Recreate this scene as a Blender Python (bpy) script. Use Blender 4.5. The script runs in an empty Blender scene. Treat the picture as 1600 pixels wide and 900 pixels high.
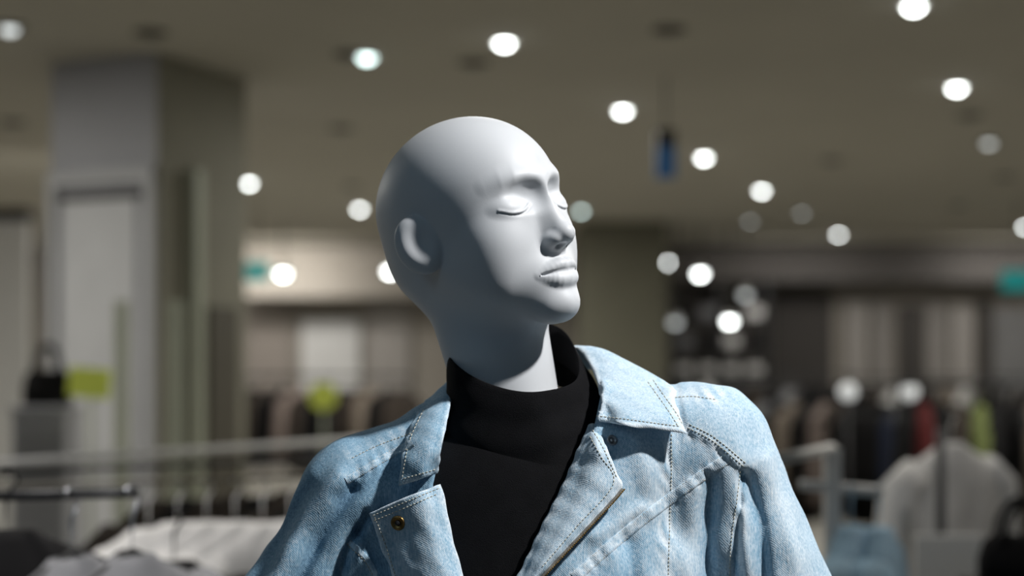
import bpy, bmesh, math, random
import numpy as np
from mathutils import Vector, Matrix
from mathutils.bvhtree import BVHTree
random.seed(7); rng = np.random.default_rng(7)
SC = bpy.context.scene
F = 50/36*1600; CZ = 1.6; ZC = 3.3
def W(px, py, D): return np.array([(px-800)*D/F, D, CZ-(py-560)*D/F])
def proj(P): return 800+F*P[:,0]/P[:,1], 560-F*(P[:,2]-CZ)/P[:,1]

# ------------------------------------------------------------------ materials
def new_mat(name):
    m = bpy.data.materials.new(name); m.use_nodes = True
    nt = m.node_tree; b = nt.nodes['Principled BSDF']
    return m, nt, b
def N(nt, t, **kw):
    n = nt.nodes.new(t)
    for k, v in kw.items(): setattr(n, k, v)
    return n
def mat(name, col, rough=0.6, var=0.12, scale=8.0, bump=0.0, bscale=200.0, metal=0.0, emit=0.0, spec=0.4):
    m, nt, b = new_mat(name)
    tc = N(nt, 'ShaderNodeTexCoord'); no = N(nt, 'ShaderNodeTexNoise')
    no.inputs['Scale'].default_value = scale; no.inputs['Detail'].default_value = 4
    nt.links.new(tc.outputs['Object'], no.inputs['Vector'])
    cr = N(nt, 'ShaderNodeValToRGB')
    c0 = [max(0, c*(1-var)) for c in col]; c1 = [min(1, c*(1+var)) for c in col]
    cr.color_ramp.elements[0].position = .3; cr.color_ramp.elements[1].position = .7
    cr.color_ramp.elements[0].color = (*c0, 1); cr.color_ramp.elements[1].color = (*c1, 1)
    nt.links.new(no.outputs['Fac'], cr.inputs['Fac']); nt.links.new(cr.outputs['Color'], b.inputs['Base Color'])
    b.inputs['Roughness'].default_value = rough; b.inputs['Metallic'].default_value = metal
    b.inputs['Specular IOR Level'].default_value = spec
    if emit:
        nt.links.new(cr.outputs['Color'], b.inputs['Emission Color']); b.inputs['Emission Strength'].default_value = emit
    if bump:
        n2 = N(nt, 'ShaderNodeTexNoise'); n2.inputs['Scale'].default_value = bscale
        nt.links.new(tc.outputs['Object'], n2.inputs['Vector'])
        bp = N(nt, 'ShaderNodeBump'); bp.inputs['Strength'].default_value = bump; bp.inputs['Distance'].default_value = .002
        nt.links.new(n2.outputs['Fac'], bp.inputs['Height']); nt.links.new(bp.outputs['Normal'], b.inputs['Normal'])
    return m
def denim(name, bright=1.0):
    m, nt, b = new_mat(name); L = nt.links.new
    tc = N(nt, 'ShaderNodeTexCoord')
    n1 = N(nt, 'ShaderNodeTexNoise'); n1.inputs['Scale'].default_value = 34; n1.inputs['Detail'].default_value = 5; n1.inputs['Roughness'].default_value = .6
    L(tc.outputs['Object'], n1.inputs['Vector'])
    mp = N(nt, 'ShaderNodeMapping'); mp.inputs['Scale'].default_value = (1000, 1000, 110); mp.inputs['Rotation'].default_value = (0, .12, 0)
    L(tc.outputs['Object'], mp.inputs['Vector'])
    n2 = N(nt, 'ShaderNodeTexNoise'); n2.inputs['Scale'].default_value = 1; n2.inputs['Detail'].default_value = 3
    L(mp.outputs['Vector'], n2.inputs['Vector'])
    n3 = N(nt, 'ShaderNodeTexNoise'); n3.inputs['Scale'].default_value = 320; n3.inputs['Detail'].default_value = 4
    L(tc.outputs['Object'], n3.inputs['Vector'])
    at = N(nt, 'ShaderNodeAttribute', attribute_name='wear_and_light')  # seam wear plus light and shade painted into the denim colour
    def mth(op, a, bb):
        n = N(nt, 'ShaderNodeMath', operation=op)
        for i, v in enumerate((a, bb)):
            if isinstance(v, (int, float)): n.inputs[i].default_value = v
            else: L(v, n.inputs[i])
        return n.outputs[0]
    s = mth('MULTIPLY', mth('SUBTRACT', n1.outputs['Fac'], .5), .28)
    s = mth('ADD', s, mth('MULTIPLY', mth('SUBTRACT', n2.outputs['Fac'], .5), .85))
    s = mth('ADD', s, mth('MULTIPLY', mth('SUBTRACT', n3.outputs['Fac'], .5), .42))
    s = mth('ADD', s, mth('ADD', at.outputs['Fac'], .56))
    cr = N(nt, 'ShaderNodeValToRGB'); e = cr.color_ramp.elements
    e[0].position = 0.0; e[0].color = (.036*bright, .10*bright, .20*bright, 1)
    e[1].position = 1.0; e[1].color = (.74*bright, .82*bright, .88*bright, 1)
    k = e.new(.5); k.color = (.255*bright, .43*bright, .575*bright, 1)
    L(s, cr.inputs['Fac']); L(cr.outputs['Color'], b.inputs['Base Color'])
    b.inputs['Roughness'].default_value = .85; b.inputs['Specular IOR Level'].default_value = .2
    wv = N(nt, 'ShaderNodeTexWave'); wv.inputs['Scale'].default_value = 260; wv.bands_direction = 'DIAGONAL'; wv.inputs['Distortion'].default_value = 2
    L(tc.outputs['Object'], wv.inputs['Vector'])
    h = mth('ADD', mth('MULTIPLY', wv.outputs['Fac'], .25), mth('ADD', n2.outputs['Fac'], n3.outputs['Fac']))
    bp = N(nt, 'ShaderNodeBump'); bp.inputs['Strength'].default_value = .4; bp.inputs['Distance'].default_value = .001
    L(h, bp.inputs['Height']); L(bp.outputs['Normal'], b.inputs['Normal'])
    return m
M = {}
M['skin'] = mat('mannequin_paint', (.575, .595, .62), .5, .02, 6, .03, 900)
M['denim'] = denim('washed_denim'); M['denim_seam'] = denim('washed_denim_seam', 1.03)
M['thread'] = mat('tan_thread', (.54, .51, .42), .8, .2, 300)
M['black_knit'] = mat('black_knit', (.0055, .0055, .0065), .85, .2, 60, .5, 1400, spec=.12)
M['brass'] = mat('aged_brass', (.30, .19, .07), .38, .3, 400, metal=1)
M['steel'] = mat('grey_steel', (.35, .36, .38), .35, .1, 200, metal=1)
M['zip'] = mat('zip_tape', (.16, .15, .13), .8, .2, 400)
M['ceiling'] = mat('ceiling_paint', (.43, .41, .345), .9, .04, 1.2)
M['floor'] = mat('floor_stone', (.32, .305, .275), .45, .1, 2)
M['wall'] = mat('wall_paint', (.30, .275, .24), .85, .06, 1)
M['wall_dark'] = mat('dark_wall', (.055, .05, .046), .8, .15, 1)
M['pillar'] = mat('pillar_paint', (.39, .39, .415), .75, .05, 2)
M['olive'] = mat('olive_paint', (.24, .23, .18), .8, .08, 2)
M['olive2'] = mat('dark_olive_paint', (.14, .135, .10), .8, .08, 2)
M['white'] = mat('white_paint', (.72, .71, .69), .5, .04, 3)
M['palegreen'] = mat('pale_green_paint', (.42, .44, .35), .6, .05, 3)
M['panelgrey'] = mat('grey_panel', (.44, .44, .45), .5, .05, 3)
M['panelpale'] = mat('pale_pillar_panel', (.55, .55, .56), .5, .05, 3)
M['pinkwall'] = mat('rose_panel', (.27, .24, .215), .8, .06, 2)
M['palewall'] = mat('pale_panel', (.33, .31, .29), .8, .06, 2)
M['dimwall'] = mat('dim_panel', (.24, .225, .21), .8, .2, 3)
M['whitewall'] = mat('whitish_panel', (.60, .60, .59), .8, .06, 2)
M['bluewall'] = mat('blue_grey_panel', (.20, .20, .20), .8, .1, 2)
M['blackmetal'] = mat('black_metal', (.02, .02, .022), .45, .2, 20)
M['darkfix'] = mat('dark_fixture', (.09, .08, .06), .7, .1, 20)
M['lit'] = mat('lamp_lens', (.95, 1, .97), .4, .01, 5, emit=15)
M['mid'] = mat('lamp_lens_soft', (.78, .98, .95), .4, .01, 5, emit=6)
M['dim'] = mat('lamp_lens_dim', (.8, .85, .85), .4, .01, 5, emit=1.6)
M['globe'] = mat('globe_glow', (.80, .82, .82), .4, .01, 5, emit=.6)
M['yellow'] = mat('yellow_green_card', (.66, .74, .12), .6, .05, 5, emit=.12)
M['teal'] = mat('teal_sign', (.02, .36, .36), .5, .05, 5, emit=.2)
M['blue'] = mat('blue_sign', (.02, .11, .28), .5, .05, 5, emit=.10)
CL = {'black': (.010, .0095, .010), 'white': (.70, .69, .68), 'grey': (.20, .20, .21), 'brown': (.045, .036, .03), 'beige': (.20, .165, .135),
      'red': (.095, .02, .02), 'lime': (.14, .165, .06), 'navy': (.02, .025, .045), 'blush': (.25, .20, .18)}
for k, v in CL.items(): M['cloth_'+k] = mat('cloth_'+k, v, .9, .15, 12, .2, 300, spec=.15)

# ------------------------------------------------------------------ object helpers
WL = {}
def link(o): SC.collection.objects.link(o); return o
def tag(o, label, cat, group=None, kind=None):
    if label: o['label'] = label
    if cat: o['category'] = cat
    if group: o['group'] = group
    if kind: o['kind'] = kind
    return o
def empty(name, loc, label, cat, group=None):
    o = link(bpy.data.objects.new(name, None)); o.location = tuple(map(float, loc)); o.empty_display_size = .1
    WL[o.name] = np.array(loc, float); return tag(o, label, cat, group)
def mk(name, V, Fc, m, parent=None, smooth=True, attrs=None, recalc=False):
    V = np.asarray(V, float)
    org = WL[parent.name] if parent is not None else np.array([V[:,0].mean(), V[:,1].mean(), V[:,2].min()])
    me = bpy.data.meshes.new(name)
    me.from_pydata((V-org).tolist(), [], [tuple(map(int, f)) for f in Fc])
    if attrs:
        for k, a in attrs.items():
            me.attributes.new(k, 'FLOAT', 'POINT').data.foreach_set('value', np.asarray(a, np.float32))
    if recalc:
        bm = bmesh.new(); bm.from_mesh(me); bmesh.ops.recalc_face_normals(bm, faces=bm.faces); bm.to_mesh(me); bm.free()
    me.polygons.foreach_set('use_smooth', [smooth]*len(me.polygons)); me.materials.append(m); me.update()
    o = link(bpy.data.objects.new(name, me))
    if parent is not None: o.parent = parent
    else: o.location = tuple(org)
    WL[o.name] = org
    return o
class MB:
    def __init__(s): s.V = []; s.F = []; s.n = 0
    def add(s, V, Fc):
        V = np.asarray(V, float); s.V.append(V); s.F += [tuple(i+s.n for i in f) for f in Fc]; s.n += len(V); return s
    def box(s, c, d, rz=0.0, ry=0.0):
        v = np.array([[x, y, z] for x in (-.5, .5) for y in (-.5, .5) for z in (-.5, .5)])*np.array(d)
        R = np.array(Matrix.Rotation(rz, 3, 'Z') @ Matrix.Rotation(ry, 3, 'Y'))
        return s.add(v@R.T+np.array(c), [(0,1,3,2),(4,6,7,5),(0,4,5,1),(2,3,7,6),(0,2,6,4),(1,5,7,3)])
    def rbox(s, c, d, b=.01, rz=0.0, ry=0.0):
        bm = bmesh.new(); bmesh.ops.create_cube(bm, size=1)
        for v in bm.verts: v.co = Vector((v.co.x*d[0], v.co.y*d[1], v.co.z*d[2]))
        bmesh.ops.bevel(bm, geom=list(bm.edges), offset=b, segments=2, affect='EDGES', profile=.6)
        R = np.array(Matrix.Rotation(rz, 3, 'Z') @ Matrix.Rotation(ry, 3, 'Y'))
        V = np.array([v.co[:] for v in bm.verts])@R.T+np.array(c); bm.verts.index_update()
        Fc = [tuple(v.index for v in f.verts) for f in bm.faces]; bm.free()
        return s.add(V, Fc)
    def tube(s, pts, r, n=10):
        pts = np.asarray(pts, float); k = len(pts); rr = np.broadcast_to(np.asarray(r, float), (k,))
        T = np.gradient(pts, axis=0); T /= np.linalg.norm(T, axis=1)[:, None]+1e-12
        up = np.array([0, 0, 1.]) if abs(T[:,2]).mean() < .8 else np.array([0, 1., 0])
        V = []
        for i in range(k):
            a = np.cross(T[i], up); a /= np.linalg.norm(a)+1e-12; b = np.cross(a, T[i])
            for j in range(n):
                t = 2*math.pi*j/n; V.append(pts[i]+rr[i]*(math.cos(t)*a+math.sin(t)*b))
        Fc = [(i*n+j, i*n+(j+1)%n, (i+1)*n+(j+1)%n, (i+1)*n+j) for i in range(k-1) for j in range(n)]
        Fc += [tuple(range(n))[::-1], tuple(range((k-1)*n, k*n))]
        return s.add(V, Fc)
    def lathe(s, prof, c, ax=(0,0,1), n=20):
        ax = Vector(ax).normalized(); q = Vector((0,0,1)).rotation_difference(ax); V = []; k = len(prof)
        for (r, z) in prof:
            for j in range(n):
                t = 2*math.pi*j/n; p = q @ Vector((r*math.cos(t), r*math.sin(t), z)); V.append([p.x+c[0], p.y+c[1], p.z+c[2]])
        Fc = [(i*n+j, i*n+(j+1)%n, (i+1)*n+(j+1)%n, (i+1)*n+j) for i in range(k-1) for j in range(n)]
        Fc += [tuple(range(n))[::-1], tuple(range((k-1)*n, k*n))]
        return s.add(V, Fc)
    def build(s, name, m, parent=None, smooth=False, **kw):
        return mk(name, np.concatenate(s.V), s.F, m, parent, smooth, recalc=True, **kw)
def struct(o): o['kind'] = 'structure'; return o
def copy_tree(o, parent=None):
    c = o.copy(); SC.collection.objects.link(c); c.parent = parent
    for ch in list(o.children): copy_tree(ch, c)
    return c

# ------------------------------------------------------------------ SDF tools
def smin(a, b, k):
    h = np.clip(.5+.5*(b-a)/k, 0, 1); return b+(a-b)*h-k*h*(1-h)
def smax(a, b, k): return -smin(-a, -b, k)
def ell(P, c, r):
    r = np.asarray(r, float); q = (P-np.asarray(c, float))/r
    k0 = np.sqrt((q*q).sum(1)); q = q/r; k1 = np.sqrt((q*q).sum(1))+1e-9
    return k0*(k0-1)/k1
def cap(P, a, b, ra, rb):
    a = np.asarray(a, float); b = np.asarray(b, float); ba = b-a
    h = np.clip(((P-a)@ba)/(ba@ba), 0, 1); d = P-a-h[:, None]*ba
    return np.sqrt((d*d).sum(1))-(ra+(rb-ra)*h)
def chain(P, pts, rs, k=.05):
    d = None
    for i in range(len(pts)-1):
        c = cap(P, pts[i], pts[i+1], rs[i], rs[i+1]); d = c if d is None else np.minimum(d, c)
    return d
def seg2(px, py, poly):
    d = None
    for (x0, y0), (x1, y1) in zip(poly[:-1], poly[1:]):
        bx, by = x1-x0, y1-y0
        h = np.clip(((px-x0)*bx+(py-y0)*by)/(bx*bx+by*by), 0, 1)
        q = np.hypot(px-x0-h*bx, py-y0-h*by); d = q if d is None else np.minimum(d, q)
    return d
def poly2(px, py, poly):
    d = seg2(px, py, poly+[poly[0]]); ins = np.zeros(px.shape, bool); n = len(poly)
    for i in range(n):
        x0, y0 = poly[i]; x1, y1 = poly[(i+1) % n]
        if y0 == y1: continue
        c = ((y0 > py) != (y1 > py)) & (px < (x1-x0)*(py-y0)/(y1-y0)+x0); ins ^= c
    return np.where(ins, -d, d)
def evalc(fn, P, n=300000): return np.concatenate([fn(P[i:i+n]) for i in range(0, len(P), n)])
def nets(fn, lo, hi, h, it=2):
    lo = np.array(lo, float); hi = np.array(hi, float); B = 4
    n = np.ceil((hi-lo)/(h*B)).astype(int)+1
    ax = [lo[i]+(np.arange(n[i])+.5)*h*B for i in range(3)]
    dc = evalc(fn, np.stack(np.meshgrid(*ax, indexing='ij'), -1).reshape(-1, 3)).reshape(n)
    rep = lambda a: a.repeat(B, 0).repeat(B, 1).repeat(B, 2)
    D = rep(dc.astype(np.float32)); mask = rep(np.abs(dc) < h*B*1.9)
    D[mask] = evalc(fn, lo+(np.argwhere(mask)+.5)*h)
    s = D < 0; Nn = np.array(D.shape)
    cor = [(i, j, k) for i in (0, 1) for j in (0, 1) for k in (0, 1)]
    sl = lambda a, c: a[c[0]:Nn[0]-1+c[0], c[1]:Nn[1]-1+c[1], c[2]:Nn[2]-1+c[2]]
    cnt = sum(sl(s, c).astype(np.int8) for c in cor); act = (cnt > 0) & (cnt < 8)
    ci = np.argwhere(act); idx = -np.ones(act.shape, np.int32); idx[act] = np.arange(len(ci))
    vals = {c: D[ci[:,0]+c[0], ci[:,1]+c[1], ci[:,2]+c[2]].astype(float) for c in cor}
    acc = np.zeros((len(ci), 3)); num = np.zeros(len(ci))
    for a in cor:
        for ax_ in range(3):
            if a[ax_] == 0:
                b = list(a); b[ax_] = 1; b = tuple(b); va, vb = vals[a], vals[b]
                cr = (va < 0) != (vb < 0); t = np.where(cr, va/np.where(cr, va-vb, 1), 0)
                p = np.array(a, float)[None, :].repeat(len(ci), 0); p[:, ax_] += t
                acc += p*cr[:, None]; num += cr
    V = lo+(ci+acc/num[:, None]+.5)*h
    Q = []
    for a in range(3):
        b, c = (a+1) % 3, (a+2) % 3
        r = [slice(1, Nn[i]-1) for i in range(3)]; r0 = list(r); r1 = list(r); r0[a] = slice(0, Nn[a]-1); r1[a] = slice(1, Nn[a])
        S0, S1 = s[tuple(r0)], s[tuple(r1)]; E = np.argwhere(S0 != S1)
        f = S0[E[:,0], E[:,1], E[:,2]]; E = E+1; E[:, a] -= 1
        eb = np.zeros(3, int); eb[b] = 1; ec = np.zeros(3, int); ec[c] = 1
        g = lambda e: idx[e[:,0], e[:,1], e[:,2]]
        q = np.stack([g(E-eb-ec), g(E-ec), g(E), g(E-eb)], 1); q[~f] = q[~f][:, ::-1]; Q.append(q)
    Q = np.concatenate(Q); Q = Q[(Q >= 0).all(1)]
    e = h*.25
    for _ in range(it):
        d = evalc(fn, V); G = np.stack([evalc(fn, V+np.eye(3)[i]*e)-d for i in range(3)], 1)/e
        st = d[:, None]*G/((G*G).sum(1)[:, None]+1e-6); l = np.linalg.norm(st, axis=1)[:, None]
        V = V-st*np.minimum(1, .6*h/(l+1e-12))
    return V, Q
def crom(C, n, closed=False):
    C = np.asarray(C, float); m = len(C)
    E = np.concatenate([C[-1:], C, C[:2]]) if closed else np.concatenate([2*C[:1]-C[1:2], C, 2*C[-1:]-C[-2:-1]])
    segs = m if closed else m-1
    t = np.linspace(0, segs, n, endpoint=not closed); i = np.minimum(t.astype(int), segs-1); f = (t-i).reshape((-1,)+(1,)*(C.ndim-1))
    a, b, c, d = E[i], E[i+1], E[i+2], E[i+3]
    return .5*(2*b+(c-a)*f+(2*a-5*b+4*c-d)*f**2+(3*b-a-3*c+d)*f**3)

# ------------------------------------------------------------------ head
def rot(y, p, r): return np.array(Matrix.Rotation(y, 3, 'Z') @ Matrix.Rotation(p, 3, 'X') @ Matrix.Rotation(r, 3, 'Y'))
HR = rot(math.radians(47.0), math.radians(-10.6), math.radians(-8.6)); HT = np.array([-.031, 1.425, 1.736])
def to_local(w): return ((np.asarray(w)-HT)@HR*100)*np.array([1, -1, 1])      # cm, (x, forward, up)
def to_world(v): return (v*np.array([1, -1, 1])/100)@HR.T+HT
NB = to_local(W(801, 650, 1.435)); NB2 = to_local(W(812, 760, 1.44)); NT = to_local(W(757, 462, 1.445))
def skull0(X):
    d = ell(X, (0, -1.45, 2.15), (7.75, 10.5, 8.7))
    d = smin(d, ell(X, (0, -4.8, -2.4), (6.2, 6.6, 5.6)), 2.0)
    d = smin(d, ell(X, (0, 1.8, -3.0), (6.3, 6.7, 7.5)), 2.2)
    d = smin(d, cap(X, (4.6, .6, -5.2), (1.0, 6.8, -9.8), 1.6, 1.5), 3.0)
    d = smin(d, ell(X, (3.8, 3.5, -5.2), (2.6, 3.1, 3.3)), 2.6)
    d = smin(d, ell(X, (3.45, 4.6, -2.9), (2.4, 2.5, 2.6)), 2.2)
    d = smin(d, ell(X, (0, 6.0, -7.0), (3.3, 3.1, 3.0)), 1.6)
    d = smin(d, ell(X, (0, 7.25, -10.1), (1.7, 2.1, 1.5)), 1.5)
    return d
def surf_f(x, z, fn):
    f = np.linspace(2, 12, 2001); d = fn(np.stack([np.full_like(f, x), f, np.full_like(f, z)], 1))
    i = np.where(d < 0)[0]; return f[i[-1]] if len(i) else 2.0
BR = [(x, surf_f(x, z, skull0)-.55+pr, z) for x, z, pr in [(.9, 1.95, .12), (1.9, 2.3, .12), (2.8, 2.5, .04), (3.6, 2.5, -.22), (4.4, 2.3, -.9)]]
def skull(X):
    d = smin(skull0(X), chain(X, BR, [.55, .55, .55, .45, .25]), 1.4)
    d = smin(d, cap(X, (0, 8.1, 2.0), (0, 10.05, -3.3), .56, .68), 1.4)
    d = smin(d, cap(X, (0, 7.6, 0), (0, 8.8, -3.9), .8, 1.12), 1.3)
    return d
F1, F2 = surf_f(3.3, .3, skull), surf_f(1.8, .8, skull)
def sock(X):
    d = skull(X)
    d = smax(d, -ell(X, (3.0, F1+1.22, .65), (2.0, 1.75, 1.2)), 1.0)
    d = smax(d, -ell(X, (1.85, F2+.92, .7), (1.25, 1.4, 1.1)), 1.4)
    return d
F3 = surf_f(3.3, -.2, sock)
def lids(X):
    return smin(sock(X), ell(X, (3.3, F3-1.68, -.22), (1.9, 2.0, 1.32)), .6)
LX = np.array([(1.65, -.25), (2.2, -.60), (2.9, -.90), (3.6, -.98), (4.3, -.85), (5.0, -.45)])
LIDP = [np.array((x, surf_f(x, z, lids), z)) for x, z in crom(LX, 13)]
LW = np.sin(np.linspace(.25, math.pi-.2, 13))
UL = crom([(0, 9.16, -6.5, .57), (.6, 9.17, -6.40, .58), (1.6, 8.70, -6.62, .46), (2.6, 7.8, -6.95, .22)], 9)
LL = crom([(0, 9.04, -7.82, .73), (1.0, 8.86, -7.76, .67), (1.8, 8.37, -7.46, .48), (2.5, 7.78, -7.08, .25)], 9)
ML = crom([(0, 9.92, -7.1, .20), (1.2, 9.46, -7.05, .19), (2.1, 8.77, -7.04, .15), (2.7, 8.05, -7.0, .08)], 9)
def head_sdf(P):
    X = P.copy(); X[:, 0] = np.abs(X[:, 0])
    d = lids(X)
    up = [p+np.array([0, -.02, .17]) for p in LIDP]; dn = [p+np.array([0, .06, -.03]) for p in LIDP]
    d = smin(d, chain(X, up, .04+.09*LW), .25)
    d = smax(d, -chain(X, dn, .03+.10*LW), .1)
    d = smin(d, ell(X, (0, 10.25, -3.62), (.88, .9, .83)), .7)
    d = smin(d, ell(X, (1.02, 9.2, -4.0), (.54, .92, .56)), .6)
    d = smax(d, -cap(X, (.48, 10.1, -4.72), (.72, 9.5, -4.62), .22, .22), .25)
    d = smax(d, -cap(X, (0, 9.7, -5.4), (0, 9.95, -6.0), .2, .22), .5)
    d = smin(d, chain(X, UL[:, :3], UL[:, 3]), .5)
    d = smin(d, chain(X, LL[:, :3], LL[:, 3]), .5)
    d = smax(d, -chain(X, ML[:, :3], ML[:, 3]), .16)
    d = smin(d, cap(P, NT, NB, 5.9, 4.95), 2.4)
    d = smin(d, cap(P, NB, NB2, 4.95, 5.2), .5)
    q_ = X-np.array([7.85, -1.35, -1.25]); a = math.radians(33); c, s_ = math.cos(a), math.sin(a)
    u = np.stack([q_[:,0]*c+q_[:,1]*s_, -q_[:,0]*s_+q_[:,1]*c, q_[:,2]], 1)
    t = math.radians(-14); c, s_ = math.cos(t), math.sin(t)
    u = np.stack([u[:,0], u[:,1]*c-u[:,2]*s_, u[:,1]*s_+u[:,2]*c], 1)
    ear = ell(u, (0, 0, 0), (1.0, 2.4, 3.0)); ear = smax(ear, -ell(u, (1.72, .4, .2), (1.15, 1.75, 2.3)), .6)
    d = smin(d, ear, .28)
    return d
V, Q = nets(head_sdf, (-15, -15, -30), (15, 13.5, 12.7), .12, 3)
VW = to_world(V)
mann = empty('mannequin', (W(830, 0, 1.44)[0], 1.44, 0), 'bald matte light grey mannequin with closed eyes, head turned to the right', 'mannequin')
mk('body', VW, Q, M['skin'], mann)
mb = MB(); mb.tube([(WL['mannequin'][0], 1.45, z) for z in (.03, .8, 1.50)], .016); mb.build('stand_pole', M['steel'], mann, True)
mb = MB(); mb.lathe([(.0, 0), (.17, 0), (.17, .012), (.14, .02), (.02, .03)], (WL['mannequin'][0], 1.45, 0), n=32); mb.build('base_plate', M['steel'], mann, True)

# ------------------------------------------------------------------ jacket
SLR = [W(1112, 711, 1.43), W(1226, 960, 1.42), W(1268, 1200, 1.40)]; SRR = [.0580, .0580, .055]
SLL = [W(558, 782, 1.43), W(450, 960, 1.42), W(396, 1200, 1.40)]; SRL = [.0545, .0555, .053]
def body_raw(P):
    c = W(845, 1050, 1.44); q_ = P-c; q_[:, 2] = np.maximum(q_[:, 2], 0)
    d = ell(q_, (0, 0, 0), (.2, .125, .30))
    a = cap(P, W(880, 692, 1.44), W(1092, 704, 1.43), .0665, .0608)
    b = cap(P, W(760, 712, 1.44), W(575, 772, 1.43), .066, .056)
    d = smin(d, smin(a, b, .03), .05)
    return smin(smin(d, chain(P, SLR, SRR), .035), chain(P, SLL, SRL), .035)
VCUT = [(712, 500), (706, 600), (690, 700), (676, 760), (700, 830), (716, 900), (735, 1000), (745, 1300), (755, 1300), (770, 1000), (818, 900), (880, 770), (928, 668), (940, 610), (925, 500)]
ARR = [(1150, 640), (1164, 690), (1163, 737), (1157, 790), (1149, 850), (1146, 940)]
ARL = [(528, 722), (550, 764), (555, 810), (542, 850), (530, 890), (520, 960)]
ARMR = [(1100, 480)]+ARR+[(1146, 1600), (1900, 1600), (1900, 480)]
ARML = [(480, 480)]+ARL+[(515, 1600), (-300, 1600), (-300, 480)]
SEAMS = {'front_right_vertical': [(1044, 672), (1044, 740), (1041, 820), (1038, 960)],
         'front_right_diagonal': [(1137, 716), (1085, 752), (1020, 800), (960, 848), (895, 905)],
         'yoke_right': [(1072, 674), (1110, 694), (1162, 737)],
         'armhole_right': ARR[2:],
         'shoulder_right': [(1054, 616), (1085, 615), (1122, 620)],
         'yoke_left': [(645, 692), (600, 716), (540, 752)],
         'shoulder_left': [(640, 672), (590, 690), (545, 712)],
         'armhole_left': ARL[3:],
         'front_left': [(545, 846), (578, 880), (600, 930)]}
FOLDS = [([(1160, 737), (1157, 790), (1150, 850), (1147, 960)], 5, -.004), ([(1168, 748), (1188, 820), (1198, 960)], 12, -.008), ([(1200, 720), (1236, 830), (1262, 970)], 18, .004), ([(1160, 800), (1172, 960)], 9, .003),
         ([(574, 806), (546, 846), (515, 940)], 9, -.009), ([(530, 745), (470, 820), (400, 960)], 17, .005), ([(552, 765), (500, 840), (440, 960)], 10, -.007),
         ([(560, 830), (600, 890), (630, 980)], 12, -.004), ([(480, 760), (440, 830), (390, 920)], 12, -.003), ([(650, 712), (590, 745), (530, 775)], 16, -.003),
         ([(1000, 680), (1020, 800)], 20, .004), ([(1078, 770), (1086, 960)], 22, .005), ([(1112, 750), (1100, 960)], 13, -.006), ([(980, 850), (1000, 980)], 16, -.006),
         ([(930, 838), (1000, 795)], 12, .003)]
ks = rng.normal(size=(10, 3)); ks /= np.linalg.norm(ks, axis=1)[:, None]; ks *= (2*math.pi/rng.uniform(.025, .08, 10))[:, None]; ph = rng.uniform(0, 6.28, 10)
def pucker(px, py): return np.sin(.30*px-.13*py+1.6*np.sin(.06*py+.02*px))*(.65+.35*np.sin(.083*px+.057*py))
def detail(P, d):
    near = np.abs(d) < .03
    if not near.any(): return d
    R = P[near]; px, py = proj(R); dd = np.zeros(len(R))
    for k, f in zip(ks, ph): dd -= .00034*np.sin(R@k+f)
    fr = R[:, 1] < 1.5
    for poly, w, amp in FOLDS: dd -= np.where(fr, amp*np.exp(-(seg2(px, py, poly)/w)**2), 0)
    sd = np.full(len(R), 1e3)
    for k_, s_ in SEAMS.items():
        if not k_.startswith('shoulder'): sd = np.minimum(sd, seg2(px, py, s_))
    dd += np.where(fr, .0008*np.exp(-(sd/12)**2)*pucker(px, py), 0)
    out = d.copy(); out[near] += dd; return out
YR = [(1040, 480), (1072, 674), (1110, 694), (1162, 737), (1300, 760), (1300, 480)]
def jtotal(P):
    d = body_raw(P); px, py = proj(P)
    d = d-.0022/(1+np.exp(np.clip(poly2(px, py, YR), -60, 60)/1.6))*(P[:, 1] < 1.5)*np.clip((1195-px)/45, 0, 1)
    d = detail(P, d)
    cut = np.maximum(poly2(px, py, VCUT)/1565, P[:, 1]-1.49)
    d = smax(d, -cut, .004)
    neck = cap(P, W(812, 480, 1.45), W(815, 690, 1.445), .085, .075); d = smax(d, -neck, .01)
    return smax(d, 1.03-P[:, 2], .01)
jk = empty('denim_jacket', (W(845, 0, 1.44)[0], 1.44, 1.03), 'light wash blue denim jacket worn open on the mannequin', 'jacket')
allS = list(SEAMS.values())
def wear_and_light(V):
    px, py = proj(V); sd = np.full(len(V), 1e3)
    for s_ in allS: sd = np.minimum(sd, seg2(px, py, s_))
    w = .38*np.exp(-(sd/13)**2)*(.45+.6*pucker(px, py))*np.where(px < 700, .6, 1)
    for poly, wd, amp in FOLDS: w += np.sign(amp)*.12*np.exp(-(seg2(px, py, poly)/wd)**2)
    return w-.08+.20*np.clip((px-640)/500, 0, 1)  # left side darkened, right side lightened: light put into the colour
h = .0024
JV, JQ = nets(jtotal, (W(270, 0, 1.43)[0], 1.29, 1.01), (W(1420, 0, 1.43)[0], 1.60, 1.62), h)
jw = wear_and_light(JV); JC = JV[JQ].mean(1); jpx, jpy = proj(JC)
inR = poly2(jpx, jpy, ARMR) < 0; inL = poly2(jpx, jpy, ARML) < 0
def subset(m):
    q = JQ[m]; u, inv = np.unique(q, return_inverse=True); return JV[u], inv.reshape(q.shape), jw[u]
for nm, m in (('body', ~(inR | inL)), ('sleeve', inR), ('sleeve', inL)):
    v, q, a = subset(m); mk(nm, v, q, M['denim'], jk, attrs={'wear_and_light': a})

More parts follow.
